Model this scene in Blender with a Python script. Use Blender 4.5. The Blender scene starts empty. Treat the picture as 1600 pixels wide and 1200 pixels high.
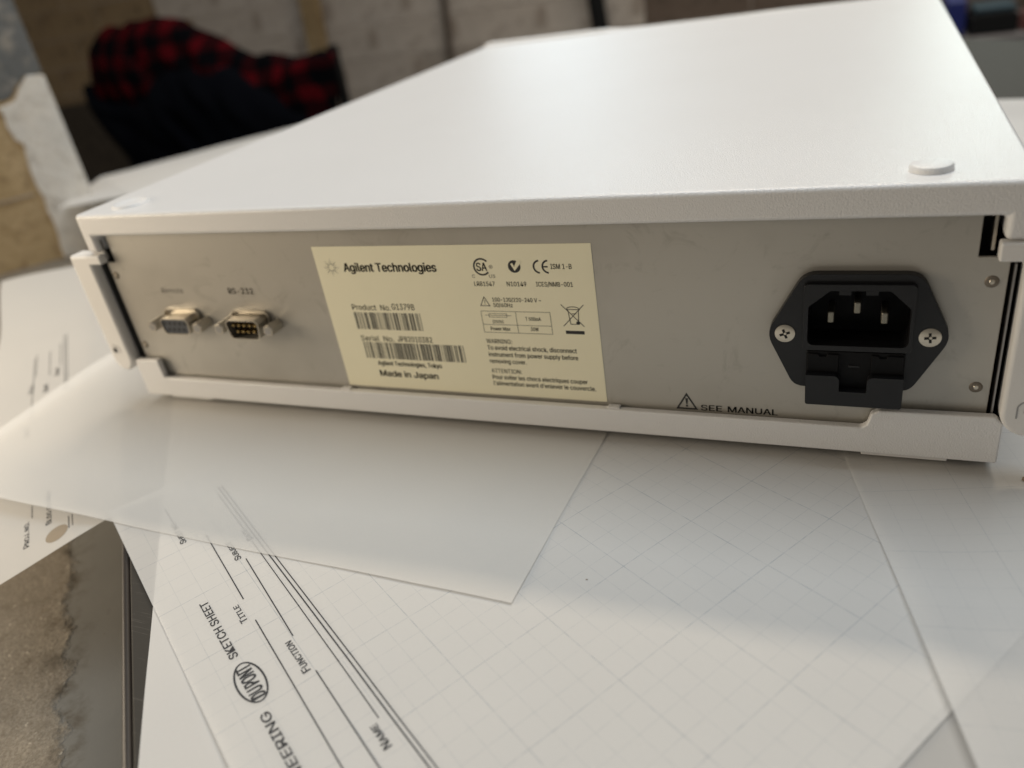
import bpy, bmesh, math, random
from mathutils import Vector, Matrix, noise

S = 0.001                      # every length below is written in millimetres
scene = bpy.context.scene
COL = scene.collection
random.seed(7)

# ------------------------------------------------------------------ camera
cd = bpy.data.cameras.new('camera')
cam = bpy.data.objects.new('camera', cd); COL.objects.link(cam); scene.camera = cam
CAM = Vector((301.407, -228.301, 156.166))
CR = Vector((0.91988768, 0.36293774, -0.14860304))
CU = Vector((-0.0563899, 0.49737952, 0.86569844))
CF = Vector((-0.38810674, 0.78796561, -0.47799932))
cam.matrix_world = Matrix(((CR.x, CU.x, -CF.x, CAM.x*S), (CR.y, CU.y, -CF.y, CAM.y*S), (CR.z, CU.z, -CF.z, CAM.z*S), (0, 0, 0, 1)))
cd.sensor_width = 36; cd.lens = 1230.705/1600*36
cd.clip_start = 0.01; cd.clip_end = 50
cd.dof.use_dof = True; cd.dof.focus_distance = 0.246; cd.dof.aperture_fstop = 7.3

# ------------------------------------------------------------------ world and lamps
w = bpy.data.worlds.new('World'); scene.world = w; w.use_nodes = True
bg = w.node_tree.nodes['Background']; bg.inputs[0].default_value = (1.0, 0.94, 0.86, 1); bg.inputs[1].default_value = 0.145

def area(name, loc, target, sx, sy, power, col):
    l = bpy.data.lights.new(name, 'AREA'); l.shape = 'RECTANGLE'; l.size = sx*S; l.size_y = sy*S; l.energy = power; l.color = col
    o = bpy.data.objects.new(name, l); COL.objects.link(o); o.location = Vector(loc)*S
    o.rotation_euler = (Vector(target)-Vector(loc)).to_track_quat('-Z', 'Y').to_euler()
    return o
area('ceiling_tube_lamp', (172, 1075, 1290), (172, 0, 0), 850, 90, 9.2, (1.0, 0.83, 0.62))
area('overhead_cool_fill', (230, 420, 1500), (230, 150, 0), 1500, 900, 17.0, (0.85, 0.93, 1.0))  # added wide area light, stands in for cool ambient light from above
area('window_light', (-250, 1560, 480), (200, 0, 60), 420, 420, 1.05, (0.74, 0.90, 1.0))
area('second_window_light', (530, 1560, 430), (330, 0, 60), 220, 360, 1.0, (0.84, 1.0, 0.95))
area('left_warm_fill', (-330, -210, 170), (40, -20, 20), 240, 240, 1.95, (1.0, 0.85, 0.65))  # added unseen warm fill that brightens the left of the rear panel

scene.view_settings.view_transform = 'Standard'; scene.view_settings.look = 'None'
scene.view_settings.exposure = 0.06; scene.view_settings.gamma = 1.0
scene.render.engine = 'CYCLES'
scene.cycles.use_denoising = True
scene.cycles.max_bounces = 8; scene.cycles.transparent_max_bounces = 24
scene.cycles.caustics_reflective = False; scene.cycles.caustics_refractive = False

# ------------------------------------------------------------------ materials
class NT:
    def __init__(s, name):
        s.m = bpy.data.materials.new(name); s.m.use_nodes = True; s.t = s.m.node_tree
        s.p = s.t.nodes['Principled BSDF']; s.out = s.t.nodes['Material Output']
    def n(s, kind, **kw):
        x = s.t.nodes.new(kind)
        for k, v in kw.items():
            if k.startswith('i_'):
                key = k[2:]; key = int(key) if key.isdigit() else key.replace('_', ' ')
                x.inputs[key].default_value = v
            else: setattr(x, k, v)
        return x
    def l(s, a, b): s.t.links.new(a, b)
    def math(s, op, a, b=None, c=None):
        x = s.n('ShaderNodeMath', operation=op)
        for i, v in enumerate((a, b, c)):
            if v is None: continue
            if hasattr(v, 'links'): s.l(v, x.inputs[i])
            else: x.inputs[i].default_value = v
        return x.outputs[0]
    def mix(s, f, a, b):
        x = s.n('ShaderNodeMix', data_type='RGBA')
        for i, v in ((0, f), (6, a), (7, b)):
            if hasattr(v, 'links'): s.l(v, x.inputs[i])
            else: x.inputs[i].default_value = v if i == 0 else (*v, 1)
        return x.outputs[2]
    def noise(s, scale, detail=3, rough=.5, co=None, dist=0):
        if co is None: co = s.co()
        x = s.n('ShaderNodeTexNoise', i_Scale=scale, i_Detail=detail, i_Roughness=rough, i_Distortion=dist); s.l(co, x.inputs['Vector'])
        return x.outputs['Fac']
    def co(s, kind='Object'):
        return s.n('ShaderNodeTexCoord').outputs[kind]
    def ramp(s, f, a, b):
        x = s.n('ShaderNodeMapRange'); s.l(f, x.inputs[0]); x.inputs[1].default_value = a; x.inputs[2].default_value = b
        return x.outputs[0]
    def bump(s, h, dist, strength=1):
        x = s.n('ShaderNodeBump', i_Strength=strength, i_Distance=dist); s.l(h, x.inputs['Height']); s.l(x.outputs[0], s.p.inputs['Normal'])
        return x

def simple(name, col, rough=.5, metal=0, var=.06, nscale=60, bump=0, bscale=900, spec=.5):
    N = NT(name); p = N.p
    p.inputs['Roughness'].default_value = rough; p.inputs['Metallic'].default_value = metal
    p.inputs['Specular IOR Level'].default_value = spec
    f = N.noise(nscale, 4, .6)
    N.l(N.mix(f, tuple(c*(1-var) for c in col), tuple(min(1, c*(1+var)) for c in col)), p.inputs['Base Color'])
    if bump: N.bump(N.noise(bscale, 2), bump)
    return N.m

M = {}
# textured powder coat of the housing
N = NT('powder_coat'); p = N.p
f = N.noise(14, 4, .6)
N.l(N.mix(f, (.745, .735, .722), (.785, .778, .768)), p.inputs['Base Color'])
p.inputs['Roughness'].default_value = .29; p.inputs['Specular IOR Level'].default_value = .5
g = N.noise(1900, 2, .55); g2 = N.noise(2600, 1, .5)
N.bump(N.math('ADD', g, N.math('MULTIPLY', g2, .4)), 0.00021, .9)
M['coat'] = N.m
M['plastic_white'] = simple('white_plastic', (.74, .725, .70), .48, var=.03, bump=.00003, bscale=1500)
# brushed warm grey painted panel with faint smudges
N = NT('panel_metal'); p = N.p
sm = N.math('MAXIMUM', N.ramp(N.noise(22, 3, .6), .48, .75), N.math('MULTIPLY', N.ramp(N.noise(60, 4, .7, dist=1.8), .56, .70), 1.0))
mp = N.n('ShaderNodeMapping'); mp.inputs['Scale'].default_value = (30, 30, 2200); N.l(N.co(), mp.inputs[0])
br = N.noise(1, 2, .5, mp.outputs[0])
c = N.mix(sm, (.46, .435, .385), (.385, .36, .315)); c = N.mix(N.math('MULTIPLY', br, .35), c, (.49, .465, .415))
N.l(c, p.inputs['Base Color']); p.inputs['Roughness'].default_value = .38; p.inputs['Metallic'].default_value = .45
N.bump(br, .00002, .5); M['panel'] = N.m
M['black_plastic'] = simple('black_plastic', (.0065, .0066, .0075), .40, var=.15, bump=.00002, bscale=2500, spec=.42)
M['black_deep'] = simple('black_recess_plastic', (.003, .003, .0035), .6, var=.1, spec=.2)
M['dark_inside'] = simple('dark_interior', (.03, .03, .03), .7)
M['nickel'] = simple('nickel_metal', (.62, .56, .46), .32, 1, var=.1, nscale=300)
M['zinc'] = simple('tin_plated_shell', (.52, .48, .41), .36, .85, var=.12, nscale=250)
M['gold'] = simple('gold_pin', (.72, .52, .22), .3, 1)
M['blade'] = simple('dull_blade', (.28, .26, .21), .42, .9)
M['port_insert'] = simple('grey_port_insert', (.045, .05, .06), .55)
M['hole'] = simple('hole_black', (.006, .006, .006), .8)
M['steel_grey'] = simple('grey_steel', (.33, .32, .31), .4, .6)
M['rivetsteel'] = simple('dull_rivet', (.20, .17, .135), .5, .5)
M['cream'] = simple('cream_label_paper', (.84, .79, .585), .55, var=.025, nscale=90)
M['cream_mark'] = simple('cream_print', (.84, .79, .585), .55, var=.02)
M['ink'] = simple('black_ink', (.022, .022, .022), .6)
M['ink_soft'] = simple('grey_screen_print', (.10, .095, .085), .6)
M['paper_ink'] = simple('form_ink', (.02, .021, .024), .7)

def paper(name, col, clear, grid=0.0, trans=.25):
    N = NT(name); t = N.t
    uv = N.co('UV')
    sep = N.n('ShaderNodeSeparateXYZ'); N.l(uv, sep.inputs[0])
    fib = N.noise(.9, 5, .65, uv); big = N.noise(.02, 3, .5, uv)
    base = N.mix(big, tuple(c*.965 for c in col), col)
    base = N.mix(N.math('MULTIPLY', N.ramp(fib, .35, .8), .10), base, tuple(c*.80 for c in col))
    if grid:
        def lines(period, half):
            r = None
            for ax in (0, 1):
                fr = N.math('FRACT', N.math('DIVIDE', sep.outputs[ax], period))
                d = N.math('ABSOLUTE', N.math('SUBTRACT', fr, .5))
                k = N.math('GREATER_THAN', d, .5-half/period)
                r = k if r is None else N.math('MAXIMUM', r, k)
            return r
        br = N.ramp(N.noise(.35, 2, .5, uv), .2, .65)
        minor = N.math('MULTIPLY', N.math('MULTIPLY', lines(7.075, .085), .30*grid), br)
        major = N.math('MULTIPLY', N.math('MULTIPLY', lines(28.3, .11), .58*grid), br)
        base = N.mix(N.math('MAXIMUM', minor, major), base, (.27, .33, .40))
    p = N.p; N.l(base, p.inputs['Base Color']); p.inputs['Roughness'].default_value = .62; p.inputs['Specular IOR Level'].default_value = .25
    b = N.n('ShaderNodeBump', i_Strength=.35, i_Distance=.0001); N.l(fib, b.inputs['Height']); N.l(b.outputs[0], p.inputs['Normal'])
    tl = N.n('ShaderNodeBsdfTranslucent'); N.l(base, tl.inputs[0])
    m1 = N.n('ShaderNodeMixShader', i_0=trans); N.l(p.outputs[0], m1.inputs[1]); N.l(tl.outputs[0], m1.inputs[2])
    tr = N.n('ShaderNodeBsdfTransparent')
    m2 = N.n('ShaderNodeMixShader', i_0=clear); N.l(m1.outputs[0], m2.inputs[1]); N.l(tr.outputs[0], m2.inputs[2])
    N.l(m2.outputs[0], N.out.inputs[0])
    return N.m
M['vellum'] = paper('plain_vellum', (.83, .81, .77), .33)
M['vellum_grid'] = paper('graph_vellum', (.83, .815, .785), .26, 1.0)
M['vellum_grid_soft'] = paper('graph_vellum_pale', (.83, .815, .785), .28, .6)
M['paper_white'] = paper('white_paper', (.83, .81, .775), .08)

# ------------------------------------------------------------------ builders
class MB:
    def __init__(s): s.v = []; s.f = []
    def add(s, vs, fs):
        o = len(s.v); s.v += [Vector(v) for v in vs]; s.f += [tuple(i+o for i in f) for f in fs]; return s
    def box(s, x0, x1, y0, y1, z0, z1):
        return s.add([(x0, y0, z0), (x1, y0, z0), (x1, y1, z0), (x0, y1, z0), (x0, y0, z1), (x1, y0, z1), (x1, y1, z1), (x0, y1, z1)],
                     [(0, 3, 2, 1), (4, 5, 6, 7), (0, 1, 5, 4), (1, 2, 6, 5), (2, 3, 7, 6), (3, 0, 4, 7)])
    def prism(s, poly, y0, y1):                   # poly in x-z, counter-clockwise seen from the camera side
        n = len(poly); vs = [(x, y0, z) for x, z in poly]+[(x, y1, z) for x, z in poly]
        fs = [tuple(range(n)), tuple(range(2*n-1, n-1, -1))]+[((i+1) % n, i, i+n, (i+1) % n+n) for i in range(n)]
        return s.add(vs, fs)
    def prism_z(s, poly, z0, z1):
        n = len(poly); vs = [(x, y, z1) for x, y in poly]+[(x, y, z0) for x, y in poly]
        fs = [tuple(range(n)), tuple(range(2*n-1, n-1, -1))]+[((i+1) % n, i, i+n, (i+1) % n+n) for i in range(n)]
        return s.add(vs, fs)
    def lathe(s, prof, c, axis='y', n=32, rot=0):          # prof = [(radius, along)], closed at radius 0
        vs = []; fs = []
        for r, a in prof:
            for i in range(n):
                t = 2*math.pi*i/n+rot; q = (r*math.cos(t), r*math.sin(t))
                vs.append((c[0]+q[0], c[1]+a, c[2]+q[1]) if axis == 'y' else (c[0]+q[0], c[1]+q[1], c[2]+a))
        for k in range(len(prof)-1):
            for i in range(n):
                j = (i+1) % n; fs.append((k*n+i, k*n+j, (k+1)*n+j, (k+1)*n+i))
        fs.append(tuple(range(n-1, -1, -1))); fs.append(tuple((len(prof)-1)*n+i for i in range(n)))
        return s.add(vs, fs)
    def build(s, name, mat, parent=None, bevel=0, seg=3, smooth=True, angle=35, fix=True):
        me = bpy.data.meshes.new(name); me.from_pydata([v*S for v in s.v], [], s.f)
        if fix:
            bm = bmesh.new(); bm.from_mesh(me); bmesh.ops.recalc_face_normals(bm, faces=bm.faces); bm.to_mesh(me); bm.free()
        me.materials.append(M[mat] if isinstance(mat, str) else mat)
        o = bpy.data.objects.new(name, me); COL.objects.link(o)
        if parent: o.parent = parent
        if smooth:
            for p_ in me.polygons: p_.use_smooth = True
            try: me.set_sharp_from_angle(angle=math.radians(angle))
            except Exception: pass
        if bevel:
            b = o.modifiers.new('bevel', 'BEVEL'); b.width = bevel*S; b.segments = seg; b.limit_method = 'ANGLE'; b.angle_limit = math.radians(30)
            b.harden_normals = True
        return o

def tag(o, label, cat=None, group=None, kind=None):
    if label: o['label'] = label
    if cat: o['category'] = cat
    if group: o['group'] = group
    if kind: o['kind'] = kind
    return o
def empty(name, loc, label, cat, group=None):
    o = bpy.data.objects.new(name, None); COL.objects.link(o); o.location = Vector(loc)*S; o.empty_display_size = .01
    return tag(o, label, cat, group)
def adopt(root):            # children were modelled in world millimetres
    for ch in root.children: ch.matrix_parent_inverse = Matrix.Translation(-root.location)

# flat print --------------------------------------------------------------
_glyph = {}
import os
FONT = None
try:        # a clean sans that ships inside Blender; the built-in font otherwise
    _fp = os.path.join(bpy.utils.resource_path('LOCAL'), 'datafiles', 'fonts', 'Inter.woff2')
    if os.path.exists(_fp): FONT = bpy.data.fonts.load(_fp)
except Exception: FONT = None
def glyphs(txt):
    k = txt
    if k in _glyph: return _glyph[k]
    c = bpy.data.curves.new('t', 'FONT'); c.body = txt; c.size = 1
    if FONT: c.font = FONT
    c.resolution_u = 3; c.fill_mode = 'FRONT'
    o = bpy.data.objects.new('t', c); COL.objects.link(o)
    dg = bpy.context.evaluated_depsgraph_get(); me = o.evaluated_get(dg).to_mesh()
    vs = [(v.co.x, v.co.y) for v in me.vertices]; fs = [tuple(p_.vertices) for p_ in me.polygons]
    o.evaluated_get(dg).to_mesh_clear(); bpy.data.objects.remove(o); bpy.data.curves.remove(c)
    _glyph[k] = (vs, fs); return _glyph[k]
def capheight():
    vs, _ = glyphs('H'); return max(v[1] for v in vs)-min(v[1] for v in vs)
CAP = capheight()
def text(txt, a0, b0, width, cap, mapf, parent, mat='ink', bold=0.0, name='printed_text', mirror=1, shear=0):
    vs, fs = glyphs(txt)
    x0 = min(v[0] for v in vs); x1 = max(v[0] for v in vs)
    sx = width/(x1-x0); sy = cap/CAP
    mb = MB(); e = bold*cap*2.2                 # heavier weight: the outline struck again a hair to the side and up
    for dx, dy in ([(0, 0)] if not bold else [(-e, -e*.4), (e, -e*.4), (-e, e*.4), (e, e*.4), (0, 0)]):
        mb.add([mapf(a0+(x-x0)*sx+dx, b0+mirror*(y*sy+dy)) for x, y in vs], fs)
    return mb.build(name, mat, parent, smooth=False, fix=False)
def strokes(lines, width, mapf, parent, mat='ink', name='printed_line', step=None):
    mb = MB()
    for pts in lines:
        if step:
            q = [pts[0]]
            for a, b in zip(pts, pts[1:]):
                n = max(1, int(math.dist(a, b)/step))
                q += [(a[0]+(b[0]-a[0])*k/n, a[1]+(b[1]-a[1])*k/n) for k in range(1, n+1)]
            pts = q
        closed = len(pts) > 2 and math.dist(pts[0], pts[-1]) < 1e-6
        L = []; n = len(pts)
        for i, p_ in enumerate(pts):
            a = pts[i-1] if i else (pts[-2] if closed else pts[0]); b = pts[i+1] if i < n-1 else (pts[1] if closed else pts[-1])
            d1 = Vector((p_[0]-a[0], p_[1]-a[1])); d2 = Vector((b[0]-p_[0], b[1]-p_[1]))
            d1 = d1.normalized() if d1.length > 1e-9 else d2.normalized(); d2 = d2.normalized() if d2.length > 1e-9 else d1
            t = (d1+d2); t = t.normalized() if t.length > 1e-6 else d1
            k = max(.4, t.dot(d1)); nn = Vector((-t.y, t.x))*(width/2/k)
            L.append(((p_[0]+nn.x, p_[1]+nn.y), (p_[0]-nn.x, p_[1]-nn.y)))
        vs = []
        for a, b in L: vs += [mapf(*a), mapf(*b)]
        mb.add(vs, [(2*i, 2*i+1, 2*i+3, 2*i+2) for i in range(n-1)])
    return mb.build(name, mat, parent, smooth=False, fix=False)
def fills(polys, mapf, parent, mat='ink', name='printed_mark'):
    mb = MB()
    for pl in polys: mb.add([mapf(*q) for q in pl], [tuple(range(len(pl)))])
    return mb.build(name, mat, parent, smooth=False, fix=False)
def arc(cx, cy, r, a0, a1, n=24, ry=None):
    return [(cx+r*math.cos(math.radians(a0+(a1-a0)*i/n)), cy+(ry or r)*math.sin(math.radians(a0+(a1-a0)*i/n))) for i in range(n+1)]

# ================================================================== SETTING
def rough_mat(name, c1, c2, c3, scale, rough=.9, bump=.002, bscale=None):
    N = NT(name); p = N.p; p.inputs['Roughness'].default_value = rough; p.inputs['Specular IOR Level'].default_value = .2
    a = N.ramp(N.noise(scale, 6, .65), .35, .65); b = N.ramp(N.noise(scale*5, 5, .7), .52, .68)
    N.l(N.mix(b, N.mix(a, c1, c2), c3), p.inputs['Base Color'])
    N.bump(N.noise(bscale or scale*6, 6, .7), bump, 1)
    return N.m
M['wash'] = rough_mat('whitewashed_brick', (.47, .40, .33), (.62, .545, .465), (.34, .275, .22), 3.2, bump=.006)
M['brownbrick'] = rough_mat('brown_brick', (.27, .185, .10), (.34, .24, .135), (.15, .105, .06), 6)
M['darkbrick'] = rough_mat('dark_brown_brick', (.13, .095, .07), (.17, .125, .095), (.08, .06, .045), 7)
M['mortar'] = rough_mat('old_mortar', (.40, .34, .28), (.47, .405, .34), (.30, .245, .195), 20)
M['tanstone'] = rough_mat('tan_stone', (.50, .375, .21), (.60, .46, .275), (.36, .255, .145), 14, bump=.004)
M['plaster'] = rough_mat('white_plaster', (.86, .83, .77), (.74, .74, .72), (.60, .57, .52), 16, bump=.003)
M['greypaint'] = rough_mat('grey_painted_masonry', (.135, .145, .15), (.19, .195, .195), (.33, .31, .28), 8, bump=.003)
M['floor'] = rough_mat('concrete_floor', (.22, .20, .17), (.27, .25, .21), (.15, .13, .11), 6)

fl = MB().box(-3200, 2500, -1500, 2200, -800, -760).build('floor', 'floor', smooth=False); tag(fl, 'grey brown concrete floor below the table', kind='structure')

# back wall of brick, bricks that show are pieces
wall = MB().box(-2900, 2200, 1606, 1700, -760, 1300).build('wall_back', 'mortar', smooth=False); tag(wall, 'old brick back wall, partly whitewashed, out of focus', kind='structure')
bmesh_cache = {}
def brick_mesh(kind):
    k = (kind, random.randrange(3))
    if k not in bmesh_cache:
        me = bpy.data.meshes.new('brick'); bm = bmesh.new(); bmesh.ops.create_cube(bm, size=1)
        for v in bm.verts:
            v.co = Vector((v.co.x*.2210+random.uniform(-.0006, .0006), v.co.y*.016, v.co.z*.0752+random.uniform(-.0005, .0005)))
        bmesh.ops.bevel(bm, geom=bm.edges[:], offset=.002, segments=1, affect='EDGES'); bm.to_mesh(me); bm.free()
        me.materials.append(M[kind]); bmesh_cache[k] = me
    return bmesh_cache[k]
for row in range(-4, 6):
    for colm in range(-10, 9):
        x = -250+colm*222+(111 if row % 2 else 0); z = row*76+8
        zv = 45-.098*x          # height of the picture's upper border on this wall
        if z > zv+90 or z < zv-330 and x < -700 or z < zv-140 and x > -700 or x > 900: continue
        kind = 'brownbrick' if x < -1330+random.uniform(-60, 60) else ('wash' if x < -140+random.uniform(-40, 40) else 'darkbrick')
        b = bpy.data.objects.new('brick', brick_mesh(kind)); COL.objects.link(b)
        b.location = Vector((x, 1612.6+random.uniform(-.5, .5), z))*S; b.parent = wall

# side wall: tan stone, white plaster at its corner, grey paint above
A = Vector((-519, 284)); W = Vector((.605, .796)); NW = Vector((W.y, -W.x))      # NW faces the table
def wl(s, h, off=0): return (A.x+W.x*s+NW.x*off, A.y+W.y*s+NW.y*off, h)
def slab(poly, o0, o1):
    mb = MB(); n = len(poly)
    mb.add([wl(s, h, o1) for s, h in poly]+[wl(s, h, o0) for s, h in poly],
           [tuple(range(n)), tuple(range(2*n-1, n-1, -1))]+[((i+1) % n, i, i+n, (i+1) % n+n) for i in range(n)])
    return mb
side = slab([(-420, -70), (112, -70), (112, 420), (-420, 420)], -90, 0).build('wall_side', 'tanstone', smooth=False, bevel=0)
tag(side, 'tan masonry wall with white plaster corner left of the table', kind='structure')
def wig(a, b, n, amp):
    return [(a[0]+(b[0]-a[0])*i/n+random.uniform(-amp, amp), a[1]+(b[1]-a[1])*i/n+random.uniform(-amp, amp)) for i in range(n+1)]
pl = wig((66, -62), (70, 60), 9, 2.6)+wig((66, 66), (64, 96), 4, 2.6)+[(72, 97)]+wig((78, 100), (98, 118), 4, 1.5)+[(113.5, 117), (113.5, -62)]
slab(pl[::-1], 0, 3.5).build('plaster_patch', 'plaster', side, bevel=1.2, seg=2)
gp = wig((-200, 100), (60, 103), 10, 3)+wig((73, 99.5), (97, 119.5), 4, 1.2)+[(113, 119), (113, 420), (-200, 420)]
slab(gp, 0, 2).build('grey_paint_coat', 'greypaint', side, bevel=.6, seg=1)
# horizontal joint in the stone
slab([(-300, 3), (62, 9), (62, 11), (-300, 5)], 0, 1.2).build('mortar_joint', 'mortar', side, smooth=False)

# concrete ledge beside the table
TE = Vector((58, -75)); ET = Vector((-.72, .694)); NTb = Vector((.694, .72))       # table's left edge: point, along, inward
def tb(a, b): return (TE.x+ET.x*a+NTb.x*b, TE.y+ET.y*a+NTb.y*b)
N = NT('ledge_concrete'); p = N.p
p.inputs['Roughness'].default_value = .9; p.inputs['Specular IOR Level'].default_value = .2
a = N.ramp(N.noise(26, 6, .7), .32, .68); b_ = N.ramp(N.noise(95, 5, .75), .55, .75); s_ = N.ramp(N.noise(420, 3, .6), .66, .72)
c = N.mix(a, (.215, .185, .145), (.31, .27, .21)); c = N.mix(b_, c, (.15, .12, .085)); c = N.mix(N.ramp(N.noise(700, 5, .8), .40, .70), c, (.13, .105, .078)); c = N.mix(s_, c, (.46, .41, .33))
dp = N.n('ShaderNodeVectorMath', operation='DOT_PRODUCT'); N.l(N.co(), dp.inputs[0]); dp.inputs[1].default_value = (NTb.x, NTb.y, 0)
bd = N.math('SUBTRACT', dp.outputs['Value'], (NTb.x*TE.x+NTb.y*TE.y)*S)          # metres inward from the table's edge line
wob = N.math('ADD', N.math('MULTIPLY', N.math('SUBTRACT', N.noise(30, 4, .6), .5), .022), N.math('MULTIPLY', N.math('SUBTRACT', N.noise(140, 4, .7), .5), .012))
pm = N.ramp(N.math('ADD', bd, wob), -.0435, -.0405)
dk = N.math('MULTIPLY', N.ramp(N.math('ABSOLUTE', N.math('ADD', N.math('ADD', bd, wob), .042)), .010, .0), N.ramp(N.noise(75, 4, .7), .45, .62))
gp_ = N.mix(N.noise(20, 4, .6), (.135, .128, .112), (.175, .165, .145)); gp_ = N.mix(N.ramp(N.noise(80, 5, .7, dist=.6), .66, .70), gp_, (.06, .05, .04))
c = N.mix(pm, c, gp_); c = N.mix(dk, c, (.075, .06, .042))
N.l(c, p.inputs['Base Color'])
rough_h = N.math('ADD', N.noise(170, 6, .75), N.math('MULTIPLY', N.noise(900, 4, .7), .5))
N.bump(N.math('MULTIPLY', rough_h, N.math('SUBTRACT', 1.15, pm)), .0011, .9)
M['ledge'] = N.m
def ledge_sheet(name, mat, b0, b1, a0, a1, na, nb, z, amp, edge):
    mb = MB(); 
    for i in range(na+1):
        for j in range(nb+1):
            aa = a0+(a1-a0)*i/na; bb = b0+(b1-b0)*j/nb
            x, y = tb(aa, bb)
            if j == nb and edge:
                k = edge*(noise.noise(Vector((aa*.02, 3, 0)))+.6*noise.noise(Vector((aa*.09, 7, 0)))); x += NTb.x*k; y += NTb.y*k
            zz = z+amp*(noise.noise(Vector((x*.012, y*.012, 1)))+.5*noise.noise(Vector((x*.05, y*.05, 4)))+.22*noise.noise(Vector((x*.16, y*.16, 9))))
            mb.v.append(Vector((x, y, zz)))
    for i in range(na):
        for j in range(nb):
            q = i*(nb+1)+j; mb.f.append((q, q+1, q+nb+2, q+nb+1))
    return mb.build(name, mat)
# solid ledge body then its rough tan surface and the grey painted strip next to the table
lb = MB()
lb.add([(*tb(-400, -700), -70), (*tb(-400, 60), -70), (*tb(1000, 60), -70), (*tb(1000, -700), -70)]+[(*tb(-400, -700), -760), (*tb(-400, 60), -760), (*tb(1000, 60), -760), (*tb(1000, -700), -760)],
       [(0, 1, 2, 3), (0, 4, 5, 1), (1, 5, 6, 2), (2, 6, 7, 3), (3, 7, 4, 0), (4, 7, 6, 5)])
ledge = lb.build('concrete_ledge', 'ledge', smooth=False); tag(ledge, 'rough tan concrete ledge left of the table', kind='structure')
ledge_sheet('rough_surface', 'ledge', -600, 55, -300, 900, 260, 150, -60, .8, 0).parent = ledge

# ================================================================== TABLE
N = NT('black_table_top'); p = N.p
mp = N.n('ShaderNodeMapping'); mp.inputs['Rotation'].default_value = (0, 0, math.radians(-44)); mp.inputs['Scale'].default_value = (60, 2400, 60); N.l(N.co(), mp.inputs[0])
sc_ = N.ramp(N.noise(1, 3, .6, mp.outputs[0]), .62, .78); d_ = N.ramp(N.noise(1900, 2, .5), .77, .80)
c = N.mix(sc_, (.045, .041, .035), (.12, .11, .095)); c = N.mix(d_, c, (.5, .48, .44)); N.l(c, p.inputs['Base Color'])
p.inputs['Roughness'].default_value = .65; p.inputs['Specular IOR Level'].default_value = .15; M['tabletop'] = N.m
M['tabletrim'] = simple('brown_edge_trim', (.020, .0145, .011), .45, var=.2)
table = empty('table', (*tb(300, 400), -760), 'dark topped table under the instrument, almost covered by sheets of paper', 'table')
def tbpoly(a0, a1, b0, b1, z0, z1):
    q = [tb(a0, b0), tb(a1, b0), tb(a1, b1), tb(a0, b1)]
    mb = MB(); mb.add([(*x, z1) for x in q]+[(*x, z0) for x in q], [(0, 1, 2, 3), (7, 6, 5, 4)]+[((i+1) % 4, i, i+4, (i+1) % 4+4) for i in range(4)]); return mb
tbpoly(-620, 735, 1.9, 900, -30, -5.15).build('table_board', 'tabletop', table, bevel=.8)
tbpoly(-620, 735, -1.2, 1.7, -32, -5.7).build('edge_trim', 'tabletrim', table, bevel=1.4)
for a_, b_2 in ((-590, 30), (680, 30), (-590, 860), (680, 860)):
    tbpoly(a_, a_+45, b_2, b_2+45, -760, -30.2).build('leg', 'tabletrim', table, bevel=2)
adopt(table)

# ================================================================== PAPER
def sst(x, a, b):
    t = min(1, max(0, (x-a)/(b-a))); return t*t*(3-2*t)
class Sheet:
    def __init__(s, name, O, r, dn, U, V, z, mat, label, hf=None, step=6, hole=None, group='loose sheets of paper on the table'):
        s.O = Vector(O); s.r = Vector(r).normalized(); s.d = Vector(dn).normalized(); s.z = z-.9; s.hf = hf; s.seed = len(name)+U*.37+O[0]*.11
        nu, nv = int(U/step), int(V/step)
        me = bpy.data.meshes.new(name); bm = bmesh.new(); uvl = bm.loops.layers.uv.new('UVMap')
        g = [[bm.verts.new(Vector(s.at(U*i/nu, V*j/nv, 0))*S) for j in range(nv+1)] for i in range(nu+1)]
        for i in range(nu):
            for j in range(nv):
                f_ = bm.faces.new((g[i][j], g[i][j+1], g[i+1][j+1], g[i+1][j]))
                for lp, (a, b) in zip(f_.loops, ((i, j), (i, j+1), (i+1, j+1), (i+1, j))): lp[uvl].uv = (U*a/nu, V*b/nv)
                f_.smooth = True
        bmesh.ops.recalc_face_normals(bm, faces=bm.faces)
        if sum(f_.normal.z for f_ in bm.faces) < 0: bmesh.ops.reverse_faces(bm, faces=bm.faces)
        bm.to_mesh(me); bm.free(); me.materials.append(M[mat])
        s.o = bpy.data.objects.new(name, me); COL.objects.link(s.o); tag(s.o, label, 'paper', group)
    def at(s, u, v, off=.05):
        x, y = s.O.x+s.r.x*u+s.d.x*v, s.O.y+s.r.y*u+s.d.y*v
        z = s.z+.04*noise.noise(Vector((x*.02, y*.02, s.seed)))
        # the whole pile buckles together, pressed flat under the instrument
        d = math.hypot(max(0, -x, x-345), max(0, -y, y-440))
        z += 1.5*sst(d, 0, 55)*(.5+.5*noise.noise(Vector((x*.011+3, y*.011, 2.7)))+.25*noise.noise(Vector((x*.035, y*.035, 8.1))))
        if s.hf: z += s.hf(u, v)
        return (x, y, z+off)
    def map(s): return lambda a, b: s.at(a, b, .05)


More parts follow.
